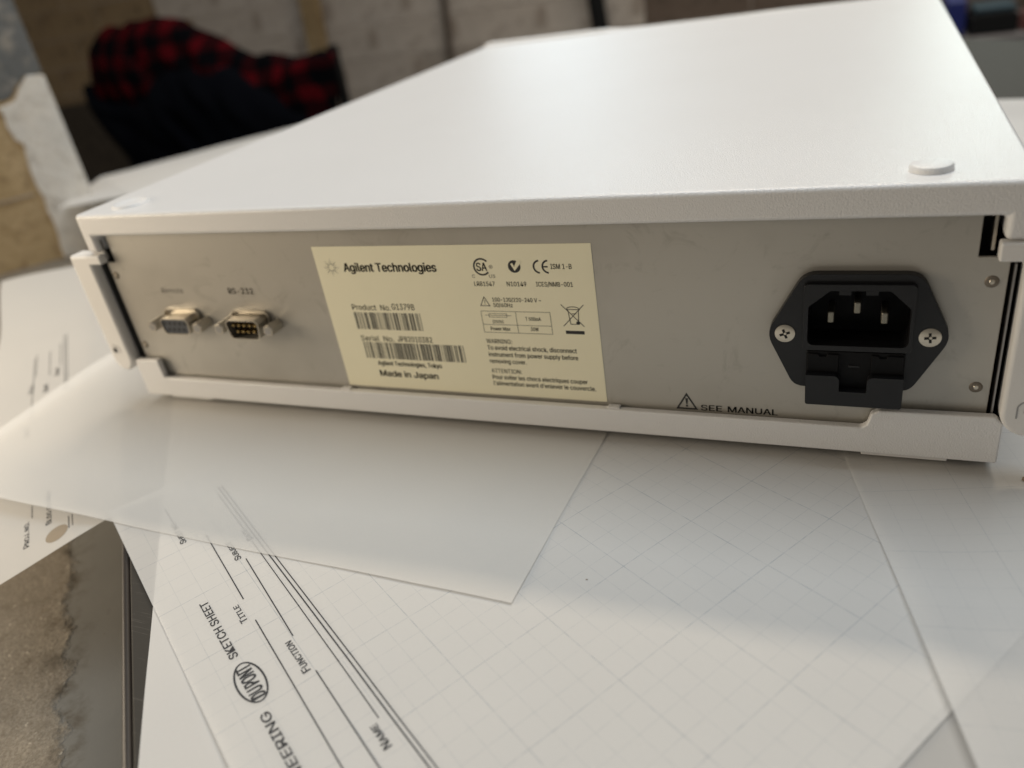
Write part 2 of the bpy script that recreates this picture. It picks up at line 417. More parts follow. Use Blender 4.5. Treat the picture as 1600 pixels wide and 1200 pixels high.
# plain sheet lowest at the near left, its edge shows through the form above
S4 = Sheet('paper_sheet', (27.7-.652*110, -17.4+.758*110), (.652, -.758), (.758, .652), 400, 152, -3.95, 'paper_white', 'plain white sheet by the table edge, left of the oval logo form')
S5 = Sheet('paper_sheet', (262, -170), (.93, .37), (-.37, .93), 190, 190, -3.9, 'vellum', 'greyish sheet showing as a small triangle at the bottom right below the other sheets')
S7 = Sheet('paper_sheet', (-516, 447), (.853, -.522), (.522, .853), 400, 300, -3.9, 'paper_white', 'blank white sheet at the far left end of the table behind the instrument')
S10 = Sheet('paper_sheet', (-516, 446), (.50, -.866), (.866, .50), 138, 230, -4.0, 'paper_white', 'blank white sheet overhanging the table edge at the rear left corner')
S8 = Sheet('paper_sheet', (300, 250), (.98, -.2), (.2, .98), 260, 238, -3.8, 'paper_white', 'brightly lit white sheet at the far right behind the instrument',
           hf=lambda u, v: 9*sst(v, 195, 238)**2)

# form with drooping end over the ledge
r6 = (-.757, .653); d6 = (.653, .757)
S6 = Sheet('form_sheet', (18.3, -116), r6, d6, 352, 279, -3.75, 'vellum',
           'form sheet with a punched hole overhanging the table edge at the left',
           hf=lambda u, v: -.24*max(0, 57-v)*math.exp(-u/70)+11*sst(u, 250, 352)*sst(v, 140, 0))
# form with the oval logo
r2 = (-.84743773, .53089481); d2 = (.53089481, .84743773); O2 = (257.42, -204.09)
S9 = Sheet('paper_sheet', (O2[0]+d2[0]*39+r2[0]*2, O2[1]+d2[1]*39+r2[1]*2), r2, d2, 239, 268, -3.62, 'vellum_grid_soft', 'second graph sheet lying directly under the form with the oval logo')
S2 = Sheet('form_sheet', O2, r2, d2, 243, 310, -3.45, 'vellum_grid', 'graph paper form with an oval logo in its heading, lying in the foreground',
           hf=lambda u, v: .9*sst(v, 30, 0)*sst(u, 150, 95)+.15*sst(u, 26, 0))
S1 = Sheet('paper_sheet', (-62, -76), (.9995, -.031), (.031, .9995), 281, 330, -3.15, 'vellum', 'blank translucent sheet across the left half, on top of both forms',
           hf=lambda u, v: .4*sst(v, 40, 0)*(.5+.5*math.sin(u*.03))+4.6*sst(u, 56, 0)*sst(v, 20, 100))
S3 = Sheet('paper_sheet', (302.9-.243*180, 1.9+.970*180), (.243, -.970), (.970, .243), 345, 236, -3.2, 'vellum_grid_soft', 'pale graph sheet at the right with its lifted left edge casting a shadow line',
           hf=lambda u, v: 2.6*sst(u, 186, 300)*sst(v, 26, 0)**2)

# heading of the oval logo form: (u, v) with v downwards
m2 = S2.map(); P = 'paper_ink'
def ft(sh, txt, u, v, wdt, cap, bold=0.0, mat=P): return text(txt, u, v, wdt, cap, sh.map(), sh.o, mat, bold, mirror=-1)
ft(S2, 'ENGINEERING', 72.5, 13.6, 38.5, 2.5, .02)
ft(S2, 'SKETCH SHEET', 135.6, 13.9, 29.8, 2.4, .02)
strokes([arc(123.8, 13.3, 8.3, 0, 360, 48, 3.7)], .55, m2, S2.o, P, 'printed_oval')
ft(S2, 'DU', 116.9, 15.2, 4.3, 3.9, .020); ft(S2, 'PONT', 122.3, 15.2, 8.5, 3.9, .020)
def caps(sh, first, rest, u, v, wf, wr, cap):
    ft(sh, first, u, v, wf, cap, .022); ft(sh, rest, u+wf+.35, v, wr, cap*.80, .024)
caps(S2, 'N', 'AME', 79.8, 33.0, 2.0, 6.0, 2.2)
caps(S2, 'F', 'UNCTION', 115.9, 27.5, 1.7, 12.2, 2.2)
caps(S2, 'T', 'ITLE', 147.2, 20.8, 1.9, 6.8, 2.0)
caps(S2, 'S', 'UBJECT', 177.3, 29.2, 1.9, 9.8, 2.0)
caps(S2, 'S', 'HEET NO.', 201.0, 17.6, 1.8, 13.0, 2.0)
caps(S2, 'D', 'ATE', 184.6, 35.8, 1.8, 5.2, 2.0)
strokes([[(6, 36.7), (226, 36.7)]], .40, m2, S2.o, P, 'heading_rule', 8)
strokes([[(6, 38.0), (226, 38.0)]], .34, m2, S2.o, P, 'heading_rule', 8)
strokes([[(66, 20.7), (145.8, 22.6)]], .36, m2, S2.o, P, 'printed_line', 8)
strokes([[(157.3, 22.9), (199.5, 24.0)]], .36, m2, S2.o, P, 'printed_line', 8)
strokes([[(60, 27.6), (114.5, 28.4)]], .36, m2, S2.o, P, 'printed_line', 8)
strokes([[(131.2, 28.6), (176, 30.2)]], .36, m2, S2.o, P, 'printed_line', 8)
strokes([[(89.0, 34.2), (183.5, 35.0)]], .30, m2, S2.o, P, 'printed_line', 8)
strokes([[(192, 35.2), (222, 35.2)]], .26, m2, S2.o, P, 'printed_line', 8)
strokes([[(216, 17.0), (228, 17.0)]], .26, m2, S2.o, P, 'printed_line', 8)
# the drooping form: the same heading, seen from its left end
m6 = S6.map()
caps(S6, 'P', 'ROJ. NO.', 12, 22.0, 2.0, 13.5, 2.2)
caps(S6, 'B', 'LDG OR AREA', 19, 30.6, 2.0, 22, 2.2)
caps(S6, 'D', 'ATE', 2, 7.5, 2.0, 6.0, 2.2)
strokes([[(29, 23.2), (38, 23.2)]], .34, m6, S6.o, P, 'printed_line', 8)
strokes([[(9, 37.2), (17, 37.2)]], .40, m6, S6.o, P, 'heading_rule', 8); strokes([[(140, 37.2), (226, 37.2)]], .40, m6, S6.o, P, 'heading_rule', 8)
strokes([[(9, 38.6), (17, 38.6)]], .34, m6, S6.o, P, 'heading_rule', 8); strokes([[(140, 38.6), (226, 38.6)]], .34, m6, S6.o, P, 'heading_rule', 8)
for (t1, t2, u_, v_, l0, l1) in (('S', 'HEET', 100, 21, 118, 200), ('T', 'ITLE', 150, 22, 172, 205), ('S', 'UBJECT', 146, 29, 168, 205), ('N', 'AME', 164, 34.5, 178, 212)):
    caps(S6, t1, t2, u_, v_, 2.0, 8.5, 2.4); strokes([[(l0, v_+.6), (l1, v_+.6)]], .34, m6, S6.o, P, 'printed_line', 8)
# punched hole: the ledge seen through it
fills([[q for q in arc(9.8, 32.5, 4.3, 0, 360, 28)[:-1]]], lambda a, b: S6.at(a, b, .07), S6.o, simple('floor_tone', (.26, .21, .15), .9), 'punched_hole')

M['oldwood0'] = simple('crumb_brown', (.20, .15, .10), .8)
for (x, y, z, r_, lb_) in ((352.5, -1.5, -3.6, .9, 'tiny brown crumb on the paper by the right corner of the instrument'), (236.6, -70.5, -3.5, .32, 'tiny brown speck on the graph paper in the foreground')):
    mb = MB(); mb.lathe([(.3*r_, -.5*r_), (r_, -.2*r_), (.8*r_, .3*r_), (.25*r_, .55*r_)], (x, y, z), 'z', 7)
    for v in mb.v: v.x += random.uniform(-.2, .2)*r_; v.y += random.uniform(-.25, .25)*r_
    o = mb.build('crumb', 'oldwood0'); tag(o, lb_, 'crumb', 'crumbs on the paper')

def rounded(poly, r_, n=4):
    out = []; m_ = len(poly)
    for i in range(m_):
        rr = r_[i] if isinstance(r_, (list, tuple)) else r_
        p_ = Vector(poly[i]); a = (Vector(poly[i-1])-p_); b = (Vector(poly[(i+1) % m_])-p_)
        if rr <= 0: out.append(tuple(p_)); continue
        d = min(rr, a.length*.45, b.length*.45); a = a.normalized()*d; b = b.normalized()*d
        for k in range(n+1):
            t = k/n; out.append(tuple((p_+a)*(1-t)**2+p_*2*t*(1-t)+(p_+b)*t*t))
    return out
def plate_hole(outer, inner, y0, y1, name, mat, parent, bevel=0):
    bm = bmesh.new()
    def loop(pts, y): return [bm.verts.new(Vector((x, y, z))*S) for x, z in pts]
    fo, fi, bo, bi = loop(outer, y0), loop(inner, y0), loop(outer, y1), loop(inner, y1)
    def edges(vs): return [bm.edges.new((vs[i], vs[(i+1) % len(vs)])) for i in range(len(vs))]
    for a, b in ((fo, fi), (bo, bi)): bmesh.ops.triangle_fill(bm, use_beauty=True, edges=edges(a)+edges(b))
    for a, b in ((fo, bo), (fi, bi)):
        for i in range(len(a)): bm.faces.new((a[i], a[(i+1) % len(a)], b[(i+1) % len(a)], b[i]))
    bmesh.ops.recalc_face_normals(bm, faces=bm.faces)
    me = bpy.data.meshes.new(name); bm.to_mesh(me); bm.free(); me.materials.append(M[mat])
    o = bpy.data.objects.new(name, me); COL.objects.link(o); o.parent = parent
    if bevel:
        b = o.modifiers.new('bevel', 'BEVEL'); b.width = bevel*S; b.segments = 2; b.limit_method = 'ANGLE'; b.angle_limit = math.radians(50)
    return o
# ================================================================== INSTRUMENT
INS = empty('laboratory_instrument', (172, 220, -3), 'flat white laboratory instrument box seen from its rear connector panel', 'instrument')
YP = 3.8                                               # rear panel plane
# cover
cov = MB().prism([(0, 70), (6.2, 70), (6.2, 77.3), (338, 77.3), (338, 70.5), (345, 70.5), (345, 86.8), (0, 86.8)], 0, 441).build('top_cover', 'coat', INS, bevel=1.7, seg=4)
MB().lathe([(0.01, 1.9), (4.3, 1.9), (5.2, 1.65), (5.6, 1.1), (5.7, 0), (5.7, -1)], (320.0, 13.0, 86.8), 'z', 40).build('locating_peg', 'coat', cov)
# dished seat for the peg of another unit, on the left
prof = [(0.01, .15), (4.6, .15), (5.6, .35), (6.4, .85), (6.9, .95), (7.5, .6), (7.9, -.2)]
MB().lathe(prof, (19.5, 13.5, 86.8), 'z', 40).build('locating_seat', 'coat', cov)
# front fascia behind, slightly higher on one side
fx = [(-1, 86.6), (0.4, 88.6), (51.5, 88.5), (93.7, 88.4), (106, 88.3), (121, 86.9), (133.8, 86.6), (160, 86.6), (184.6, 86.5), (209, 86.6), (240.2, 86.9), (277.3, 86.5), (345.5, 86.0)]
MB().prism([(-1, -1), (345.5, -1)]+fx[::-1][:-1]+[(-1, 87.5)], 441.2, 455).build('front_fascia', 'plastic_white', INS, bevel=1.5)
# chassis inside
MB().box(7, 338, 22, 438, 2.2, 76.8).build('chassis', 'dark_inside', INS, smooth=False)
# bottom tray: rear lip with its two ears, floor and sides
tray = MB().prism([(0, 0), (345, 0), (345, 14.0), (342.8, 16.2), (311.8, 16.0), (309.6, 14.6), (308.6, 10.6), (307.0, 9.5), (15.4, 9.5), (14.4, 10.2), (14.0, 18.4), (1.2, 18.4), (0, 17)], 0, 2.9)
tray = tray.build('bottom_tray', 'coat', INS, bevel=.9, seg=3)
MB().box(.3, 344.7, 2.95, 440, .2, 2.0).build('tray_floor', 'dark_inside', tray)  # coloured dark to deepen the shade in the gap under the tray
for x0, x1 in ((.2, 1.3), (343.7, 344.8)): MB().box(x0, x1, 3.3, 440, 2.05, 69.5).build('tray_side', 'dark_inside', tray)  # dark plates added to stop light leaking through the side gaps
for x0, x1, y0 in ((307.5, 332, 1.2), (13, 37, 1.2), (307.5, 332, 395), (13, 37, 395)):
    MB().prism_z([(x0, y0), (x1, y0), (x1, y0+34), (x0, y0+34)], -1.5, .15).build('foot', 'plastic_white', tray, bevel=.4)
    MB().box(x0+2, x1-2, y0+5, y0+30, -3.85, -1.4).build('foot_pad', 'black_plastic', tray)
for x in (112.8, 226.5):                                     # small pips on the ledge
    MB().box(x-2.2, x+2.2, .9, 3.4, 9.3, 10.0).build('tray_pip', 'coat', tray, bevel=.3)

# rear panel with notched upper corners
pan = plate_hole([(3.6, 4), (340.8, 4), (340.8, 64.8), (333, 64.8), (333, 77.0), (8.8, 77.0), (8.8, 64.4), (3.6, 64.4)], [(289.5, 37.5), (318.6, 37.5), (318.6, 57), (289.5, 57)], YP, YP+1.2, 'rear_panel', 'panel', INS, .2)
for x, z in ((337.1, 57.6), (337.1, 24.1), (6.0, 58.5), (6.2, 24.6)):
    rv = MB().lathe([(.01, -.30), (.9, -.34), (1.5, -.26), (1.8, -.05), (1.85, .05)], (x, YP, z), 'y', 20).build('rivet', 'rivetsteel', pan)
    MB().lathe([(.01, -.50), (.6, -.46), (.75, -.3)], (x, YP, z), 'y', 12).build('rivet_core', 'nickel', rv)
mp_ = lambda a, b: (a, YP-.04, b)
text('Remote', 29.3, 50.4, 12.0, 2.4, mp_, pan, 'ink_soft', .0)
text('RS-232', 66.0, 50.5, 12.9, 2.5, mp_, pan, 'ink_soft', .012)
tri = strokes([[(248.7, 9.9), (255.2, 9.9), (251.95, 15.6), (248.7, 9.9)]], .62, mp_, pan, 'ink', 'warning_triangle')
fills([[(251.45, 14.0), (251.7, 11.7), (252.2, 11.7), (252.45, 14.0)], arc(251.95, 11.0, .42, 0, 360, 12)[:-1]], mp_, tri, 'ink', 'exclamation_mark')
text('SEE', 256.7, 9.55, 7.0, 2.2, mp_, pan, 'ink', .016)
text('MANUAL', 265.7, 9.55, 15.9, 2.2, mp_, pan, 'ink', .016)
# brackets in the notches
MB().prism([(-.2, 66.5), (7.2, 66.5), (6.0, 76.8), (-.2, 76.8)], 2.2, 3.6).build('latch_hook', 'steel_grey', INS, bevel=.3)
MB().box(335.8, 336.6, 4.5, 8, 66.5, 77.2).build('chassis_flange', 'nickel', INS)
MB().box(341.9, 342.3, 3, 40, 14, 63).build('chassis_flange', 'steel_grey', INS)

# side latches
def latch(x0, x1, z0, z1, tab0, tab1, tz0, tz1, hx, hz, side):
    w_ = x1-x0; r_ = w_*.5
    poly = [(x1, z1), (x0, z1)]
    if side < 0: poly += [(x0, z0+7.5)]+[(x0+w_*.5-w_*.5*math.cos(t), z0+7.5-7.5*math.sin(t)) for t in [math.pi*k/14 for k in range(1, 14)]]+[(x1, z0+7.5)]
    else: poly += [(x0, z0+7.5)]+[(x0+7.5-7.5*math.cos(t), z0+7.5-7.5*math.sin(t)) for t in [math.pi/2*k/8 for k in range(1, 9)]]+[(x1, z0+.2)]
    o = MB().prism(poly, -1, 7).build('side_latch', 'plastic_white', INS, bevel=1.4, seg=3)
    MB().prism([(tab0, tz0), (tab1, tz0), (tab1, tz1), (tab0, tz1)], -1.25, 3.0).build('latch_tab', 'plastic_white', o, bevel=.6)
    h_ = MB().box(hx-.9, hx+.9, -1.25, -.9, hz-1.1, hz+1.1).build('latch_hole', 'hole', o)
    if side < 0: a_ = arc(hx+.3, hz-.2, 2.7, -20, 110, 14)
    else: a_ = [(hx-2.6, hz-3.2)]+arc(hx, hz, 2.7, 170, 80, 10)
    strokes([a_], .45, lambda a, b: (a, -1.06, b), o, 'steel_grey', 'latch_groove')
    return o
latch(-12.2, -.6, 12.6, 69.2, -2.0, 6.2, 65.2, 69.1, -8.2, 23.4, -1)
latch(343.6, 358.5, 10.6, 69.6, 337.2, 358.5, 65.2, 70.4, 350.2, 20.2, 1)

# ------------------------------------------------------------------ product label
lab = MB().box(113.6, 223.5, YP-.12, YP-.01, 10.4, 70.3).build('product_label', 'cream', INS, smooth=False)
lab['label'] = 'cream rating label printed in black'
ml = lambda a, b: (a, YP-.16, b)
T = lambda t, x, z, wd, cap, bold=0.0: text(t, x, z, wd, cap, ml, lab, 'ink', bold)
dots = []
for k in range(16):
    a = 2*math.pi*k/16
    for rr, rad in (((1.3, .24), (2.0, .22), (2.65, .18), (3.25, .13)) if k % 2 == 0 else ((1.65, .16), (2.35, .12))):
        dots.append(arc(120.4+rr*math.cos(a), 62.0+rr*math.sin(a), rad, 0, 360, 8)[:-1])
fills(dots, ml, lab, 'ink', 'starburst_logo')
T('Agilent Technologies', 125.9, 60.4, 39.2, 3.3, .022)
T('Product  No.', 124.9, 44.6, 17.2, 2.3, .004); T('G1379B', 142.8, 45.0, 9.7, 2.4, .006)
T('Serial  No.', 125.3, 31.3, 15.0, 2.3, .004); T('JP82010382', 142.0, 31.5, 15.1, 2.3, .006)
def barcode(x0, x1, z0, z1, seed, n):
    rnd = random.Random(seed); q = []; mods = []
    for k in range(n):
        code = [1]*9
        for i in rnd.sample(range(9), 3): code[i] = 2.6
        mods += code+[1]
    tot = sum(mods); x = x0
    for i, m_ in enumerate(mods):
        wd = (x1-x0)*m_/tot
        if i % 2 == 0: q.append([(x, z0), (x+wd*.95, z0), (x+wd*.95, z1), (x, z1)])
        x += wd
    fills(q, ml, lab, 'ink', 'barcode')
barcode(124.9, 154.5, 36.4, 43.6, 3, 8)
barcode(125.7, 170.0, 23.6, 30.8, 11, 12)
T('Agilent Technologies, Tokyo', 130.2, 20.6, 28.6, 1.9, .016)
T('Made in Japan', 130.0, 15.6, 26.2, 2.6, .022)
# certification marks
strokes([arc(183.2, 62.2, 2.95, 42, 318, 40)], .62, ml, lab, 'ink', 'certification_ring')
text('SA', 181.2, 60.7, 3.9, 3.0, ml, lab, 'ink', .012)
T('C', 178.9, 58.1, 1.1, 1.25); T('US', 185.5, 58.1, 2.3, 1.25)
strokes([arc(186.7, 62.2, .62, 0, 360, 16)], .12, ml, lab, 'ink', 'registered_ring'); T('R', 186.45, 61.9, .5, .6)
ck = fills([[(195.5, 62.3)]+arc(195.5, 62.3, 2.3, 62, 385, 36)+[(195.5, 62.3)][:0]], ml, lab, 'ink', 'tick_mark_disc')
fills([[(194.2, 63.2), (195.0, 63.6), (195.5, 62.2), (197.9, 64.6), (198.2, 63.7), (195.5, 60.7)]], lambda a, b: (a, YP-.19, b), ck, 'cream_mark', 'tick_mark')
strokes([arc(204.8, 62.2, 2.2, 95, 265, 20)], .62, ml, lab, 'ink', 'conformity_letter')
e_ = strokes([arc(208.0, 62.2, 2.2, 95, 265, 20)], .62, ml, lab, 'ink', 'conformity_letter'); strokes([[(205.9, 62.2), (207.7, 62.2)]], .5, ml, e_, 'ink', 'conformity_bar')
T('ISM 1-B', 208.7, 61.4, 7.4, 1.8, .006)
T('LR81547', 179.2, 55.0, 7.9, 1.7, .006); T('N10149', 191.7, 55.0, 7.3, 1.7, .006); T('ICES/NMB-001', 202.6, 55.0, 13.2, 1.7, .006)
strokes([[(180.2, 47.4), (183.8, 47.4), (182.0, 50.8), (180.2, 47.4)]], .26, ml, lab, 'ink', 'warning_triangle'); T('!', 181.85, 47.85, .3, 1.7)
T('100-120/220-240 V ~', 185.1, 49.1, 18.4, 1.5, .008); T('50/60Hz', 185.2, 47.0, 7.4, 1.5, .008)
strokes([[(179.8, 45.3), (206.2, 45.3), (206.2, 36.85), (179.8, 36.85), (179.8, 45.3)]], .16, ml, lab, 'ink', 'rating_table'); 
strokes([[(193.25, 45.3), (193.25, 36.85)], [(179.8, 40.0), (206.2, 40.0)]], .16, ml, lab, 'ink', 'rating_table_line')
strokes([[(182.8, 44.4), (189.7, 44.4), (189.7, 43.0), (182.8, 43.0), (182.8, 44.4)], [(181.2, 43.7), (191.5, 43.7)]], .16, ml, lab, 'ink', 'fuse_symbol')
T('(250V)', 183.8, 40.6, 4.2, 1.2, .008); T('T 500mA', 196.7, 41.9, 5.8, 1.4, .008); T('Power Max', 182.5, 37.7, 7.7, 1.4, .008); T('30W', 198.1, 37.9, 3.0, 1.4, .008)
# crossed bin
strokes([[(210.6, 48.4), (218.2, 40.2)], [(218.7, 48.4), (210.7, 40.2)]], .26, ml, lab, 'ink', 'bin_cross')
strokes([[(212.9, 46.4), (213.4, 41.0), (216.2, 41.0), (216.7, 46.4)], [(212.3, 46.6), (217.2, 46.6)], arc(214.7, 46.8, 2.2, 0, 180, 10, .8), [(214.2, 45.0), (215.8, 45.0)]], .26, ml, lab, 'ink', 'bin_outline')
fills([arc(216.1, 41.5, .7, 0, 360, 16)[:-1]], lambda a, b: (a, YP-.18, b), lab, 'ink', 'bin_wheel')
fills([[(211.2, 37.2), (218.0, 37.2), (218.0, 38.5), (211.2, 38.5)]], ml, lab, 'ink', 'bin_bar')
for t_, x, z, wd in (('WARNING:', 179.8, 32.4, 10.2), ('To avoid electrical shock, disconnect', 179.8, 29.7, 34.5), ('instrument from power supply before', 179.8, 26.9, 34.7), ('removing cover.', 179.8, 24.1, 14.6),
                     ('ATTENTION:', 179.7, 20.0, 12.2), ('Pour eviter les chocs electriques couper', 179.7, 17.3, 37.3), ("l'alimentation avant d'enlever le couvercle.", 179.7, 14.6, 40.1)):
    T(t_, x, z, wd, 1.75, .010 if t_[-1] != ':' else .004)

# ------------------------------------------------------------------ serial ports
def dshape(cx, cz, w1, w2, h, r_, n=5):
    pts = [(cx-w2/2, cz-h/2), (cx+w2/2, cz-h/2), (cx+w1/2, cz+h/2), (cx-w1/2, cz+h/2)]
    out = []
    for i in range(4):
        p_ = Vector(pts[i]); a = (Vector(pts[i-1])-p_).normalized(); b = (Vector(pts[(i+1) % 4])-p_).normalized()
        ang = a.angle(b); d = r_/math.tan(ang/2); c_ = p_+(a+b).normalized()*(r_/math.sin(ang/2))
        s_, e = p_+a*d, p_+b*d
        a0 = math.atan2(s_.y-c_.y, s_.x-c_.x); a1 = math.atan2(e.y-c_.y, e.x-c_.x)
        while a1 < a0: a1 += 2*math.pi
        for k in range(n+1):
            t = a0+(a1-a0)*k/n; out.append((c_.x+r_*math.cos(t), c_.y+r_*math.sin(t)))
    return out
def ring_shell(mb, outer, inner, yf, yb, yin):
    n = len(outer)
    vs = [(x, yb, z) for x, z in outer]+[(x, yf, z) for x, z in outer]+[(x, yf, z) for x, z in inner]+[(x, yin, z) for x, z in inner]
    fs = []
    for k in range(3): fs += [(k*n+i, k*n+(i+1) % n, (k+1)*n+(i+1) % n, (k+1)*n+i) for i in range(n)]
    fs.append(tuple(3*n+i for i in range(n))); mb.add(vs, fs); return mb
def port(cx, cz, male, name, label):
    e = MB(); ring_shell(e, dshape(cx, cz+.6, 20.4, 17.8, 10.6, 2.6), dshape(cx, cz+.6, 19.2, 16.6, 9.4, 2.2), 2.4, YP+.1, YP-.2)
    o = e.build(name, 'zinc', INS); o['label'] = label
    # narrower drawn collar, then the D-shaped shell
    yf = -3.4 if male else -2.8; W1, W2, H_ = (17.6, 15.0, 8.7) if male else (16.6, 14.0, 7.6)
    sh = MB(); ring_shell(sh, dshape(cx, cz, W1, W2, H_, 2.2), dshape(cx, cz, W1-.9, W2-.9, H_-.9, 1.85), yf, YP, yf+(4.8 if male else .55))
    sh.build('port_shell', 'zinc', o)
    ins = dshape(cx, cz, W1-1.0, W2-1.0, H_-1.0, 1.8)
    yi = yf+(4.6 if male else .4)
    MB().prism(ins, yi, YP+.5).build('port_insert', 'black_deep' if male else 'port_insert', o, smooth=False)
    for row, nn, zo in ((0, 5, 1.42), (1, 4, -1.42)):
        for k in range(nn):
            px = cx+(k-(nn-1)/2)*2.77; pz = cz+zo
            if male: MB().lathe([(.12, yf+.7), (.56, yf+1.2), (.5, yi+.2)], (px, 0, pz), 'y', 12).build('pin', 'gold', o)
            else: MB().lathe([(.78, yi-.03), (.78, yi+.25)], (px, 0, pz), 'y', 14).build('pin_socket', 'hole', o)
    for sx in (-1, 1):
        px = cx+sx*12.75; pz = cz-.05
        so = MB().lathe([(2.55, YP), (2.55, -3.2), (2.3, -3.6), (1.55, -3.6)], (px, 0, pz), 'y', 6, .3).build('hex_standoff', 'zinc', o, angle=25)
        MB().lathe([(1.6, -3.66), (1.6, -3.5)], (px, 0, pz), 'y', 18).build('thread_hole', 'steel_grey', o)
port(36.5, 37.5, False, 'remote_port', 'nine hole socket under the word Remote')
port(73.9, 37.5, True, 'serial_port', 'nine pin plug under the print RS-232')

# ------------------------------------------------------------------ mains inlet with fuse drawer
hexo = rounded([(278.2, 41.3), (286.6, 23.0), (319.4, 23.0), (329.0, 41.3), (320.0, 60.9), (288.6, 60.9)], [4, 3, 3, 4, 4, 4], 5)
dhole = rounded([(290.3, 38.4), (317.9, 38.4), (317.9, 50.6), (312.3, 56.2), (296.2, 56.2), (290.3, 51.0)], [2, 2, .6, .6, .6, .6], 4)
inl = plate_hole(hexo, dhole, .8, YP-.05, 'power_inlet', 'black_plastic', INS, .5)
inl['label'] = 'black mains inlet with fuse drawer'
rim = rounded([(288.9, 36.6), (318.9, 36.6), (318.9, 58.2), (288.9, 58.2)], 1.6, 4)
plate_hole(rim, dhole, -.6, .9, 'inlet_rim', 'black_plastic', inl, .4)
MB().box(289.8, 318.4, 10.5, 11.5, 37.8, 56.8).build('inlet_floor', 'black_deep', inl, smooth=False)
inner = MB(); n_ = len(dhole)
inner.add([(x, YP-.1, z) for x, z in dhole]+[(x, 15.2, z) for x, z in dhole], [(i, (i+1) % n_, (i+1) % n_+n_, i+n_) for i in range(n_)])
inner.build('inlet_socket', 'black_deep', inl)
for x, z in ((296.5, 46.2), (303.7, 49.4), (311.2, 46.2)):
    MB().box(x-.95, x+.95, 2.6, 11, z-1.9, z+1.9).build('prong', 'blade', inl, bevel=.5, seg=2)
for x in (300.2, 307.4): MB().box(x-1.6, x+1.6, .2, 9, 54.6, 56.1).build('socket_rib', 'black_plastic', inl)
# drawer: body with stepped face and finger notch
drw = MB().prism(rounded([(290.2, 29.3), (299.0, 29.3), (299.9, 28.2), (299.9, 24.0), (307.6, 24.0), (307.6, 28.2), (308.6, 29.3), (317.5, 29.3), (317.5, 18.9), (290.3, 18.9)][::-1], [.8, .8, .2, 1.0, .9, .2, .2, .9, 1.0, .2], 3), -3.2, .6)
drw = drw.build('fuse_drawer', 'black_plastic', inl, bevel=.35)
MB().prism(rounded([(290.2, 19.3), (317.5, 19.3), (317.5, 36.3), (290.2, 36.3)], .8), -.4, .9).build('drawer_back', 'black_deep', drw, bevel=.2)
for x0, x1 in ((290.6, 299.4), (308.4, 317.2)):
    MB().prism(rounded([(x0, 29.4), (x1, 29.4), (x1, 35.6), (x0+5.6 if x0 < 300 else x0+4.4, 35.6), (x0+5.4 if x0 < 300 else x0+4.2, 34.8), (x0+3.4 if x0 < 300 else x0+2.2, 34.8), (x0+3.2 if x0 < 300 else x0+2, 35.6), (x0, 35.6)], .25, 2), -1.1, .2).build('drawer_pad', 'black_deep', drw, bevel=.2)
MB().box(302.2, 305.4, -.7, .2, 31.2, 31.9).build('drawer_catch', 'black_plastic', drw, bevel=.15)
for sx in (283.7, 323.4):
    sc = MB().lathe([(3.0, .95), (2.95, .62), (2.2, .42), (.01, .36)], (sx, 0, 41.4), 'y', 32).build('screw', 'nickel', inl, angle=60)
    a0 = .35 if sx < 300 else .1
    cross = []
    for k in range(2):
        t = a0+k*math.pi/2; c_, s_ = math.cos(t), math.sin(t)
        cross.append([(sx+c_*u-s_*v, 41.4+s_*u+c_*v) for u, v in ((-1.55, -.36), (1.55, -.36), (1.55, .36), (-1.55, .36))])
    cr = MB()
    for q in cross: cr.prism(q, .22, .5)
    cr.build('screw_cross', 'hole', sc, smooth=False)
    MB().lathe([(.01, .16), (.42, .20), (.5, .3)], (sx+.1, 0, 41.5), 'y', 8).build('screw_glint', 'nickel', sc)
adopt(INS)

# ================================================================== BACKGROUND THINGS
N = NT('plaid_cloth'); p = N.p; p.inputs['Roughness'].default_value = .95; p.inputs['Specular IOR Level'].default_value = .03
sep = N.n('ShaderNodeSeparateXYZ'); co = N.co()
nv = N.n('ShaderNodeTexNoise', i_Scale=9.0, i_Detail=2.0); N.l(co, nv.inputs['Vector'])
add = N.n('ShaderNodeMixRGB', blend_type='ADD', i_Fac=.06); N.l(co, add.inputs[1]); N.l(nv.outputs['Color'], add.inputs[2]); N.l(add.outputs[0], sep.inputs[0])
def band(ax, per, ph):
    f = N.math('FRACT', N.math('ADD', N.math('DIVIDE', sep.outputs[ax], per), ph)); return N.math('LESS_THAN', f, .46)
bx, bz = band(0, .060, .2), band(2, .056, .35)
both = N.math('MULTIPLY', bx, bz); one = N.math('MAXIMUM', bx, bz)
c = N.mix(one, (.003, .003, .004), (.020, .003, .004)); c = N.mix(both, c, (.075, .0035, .006)); N.l(c, p.inputs['Base Color']); M['plaid'] = N.m
M['navy'] = simple('dark_navy_lining', (.0035, .004, .006), .95, var=.3, nscale=12, spec=.03)
M['black_chair'] = simple('black_chair_frame', (.008, .008, .008), .6, spec=.2)

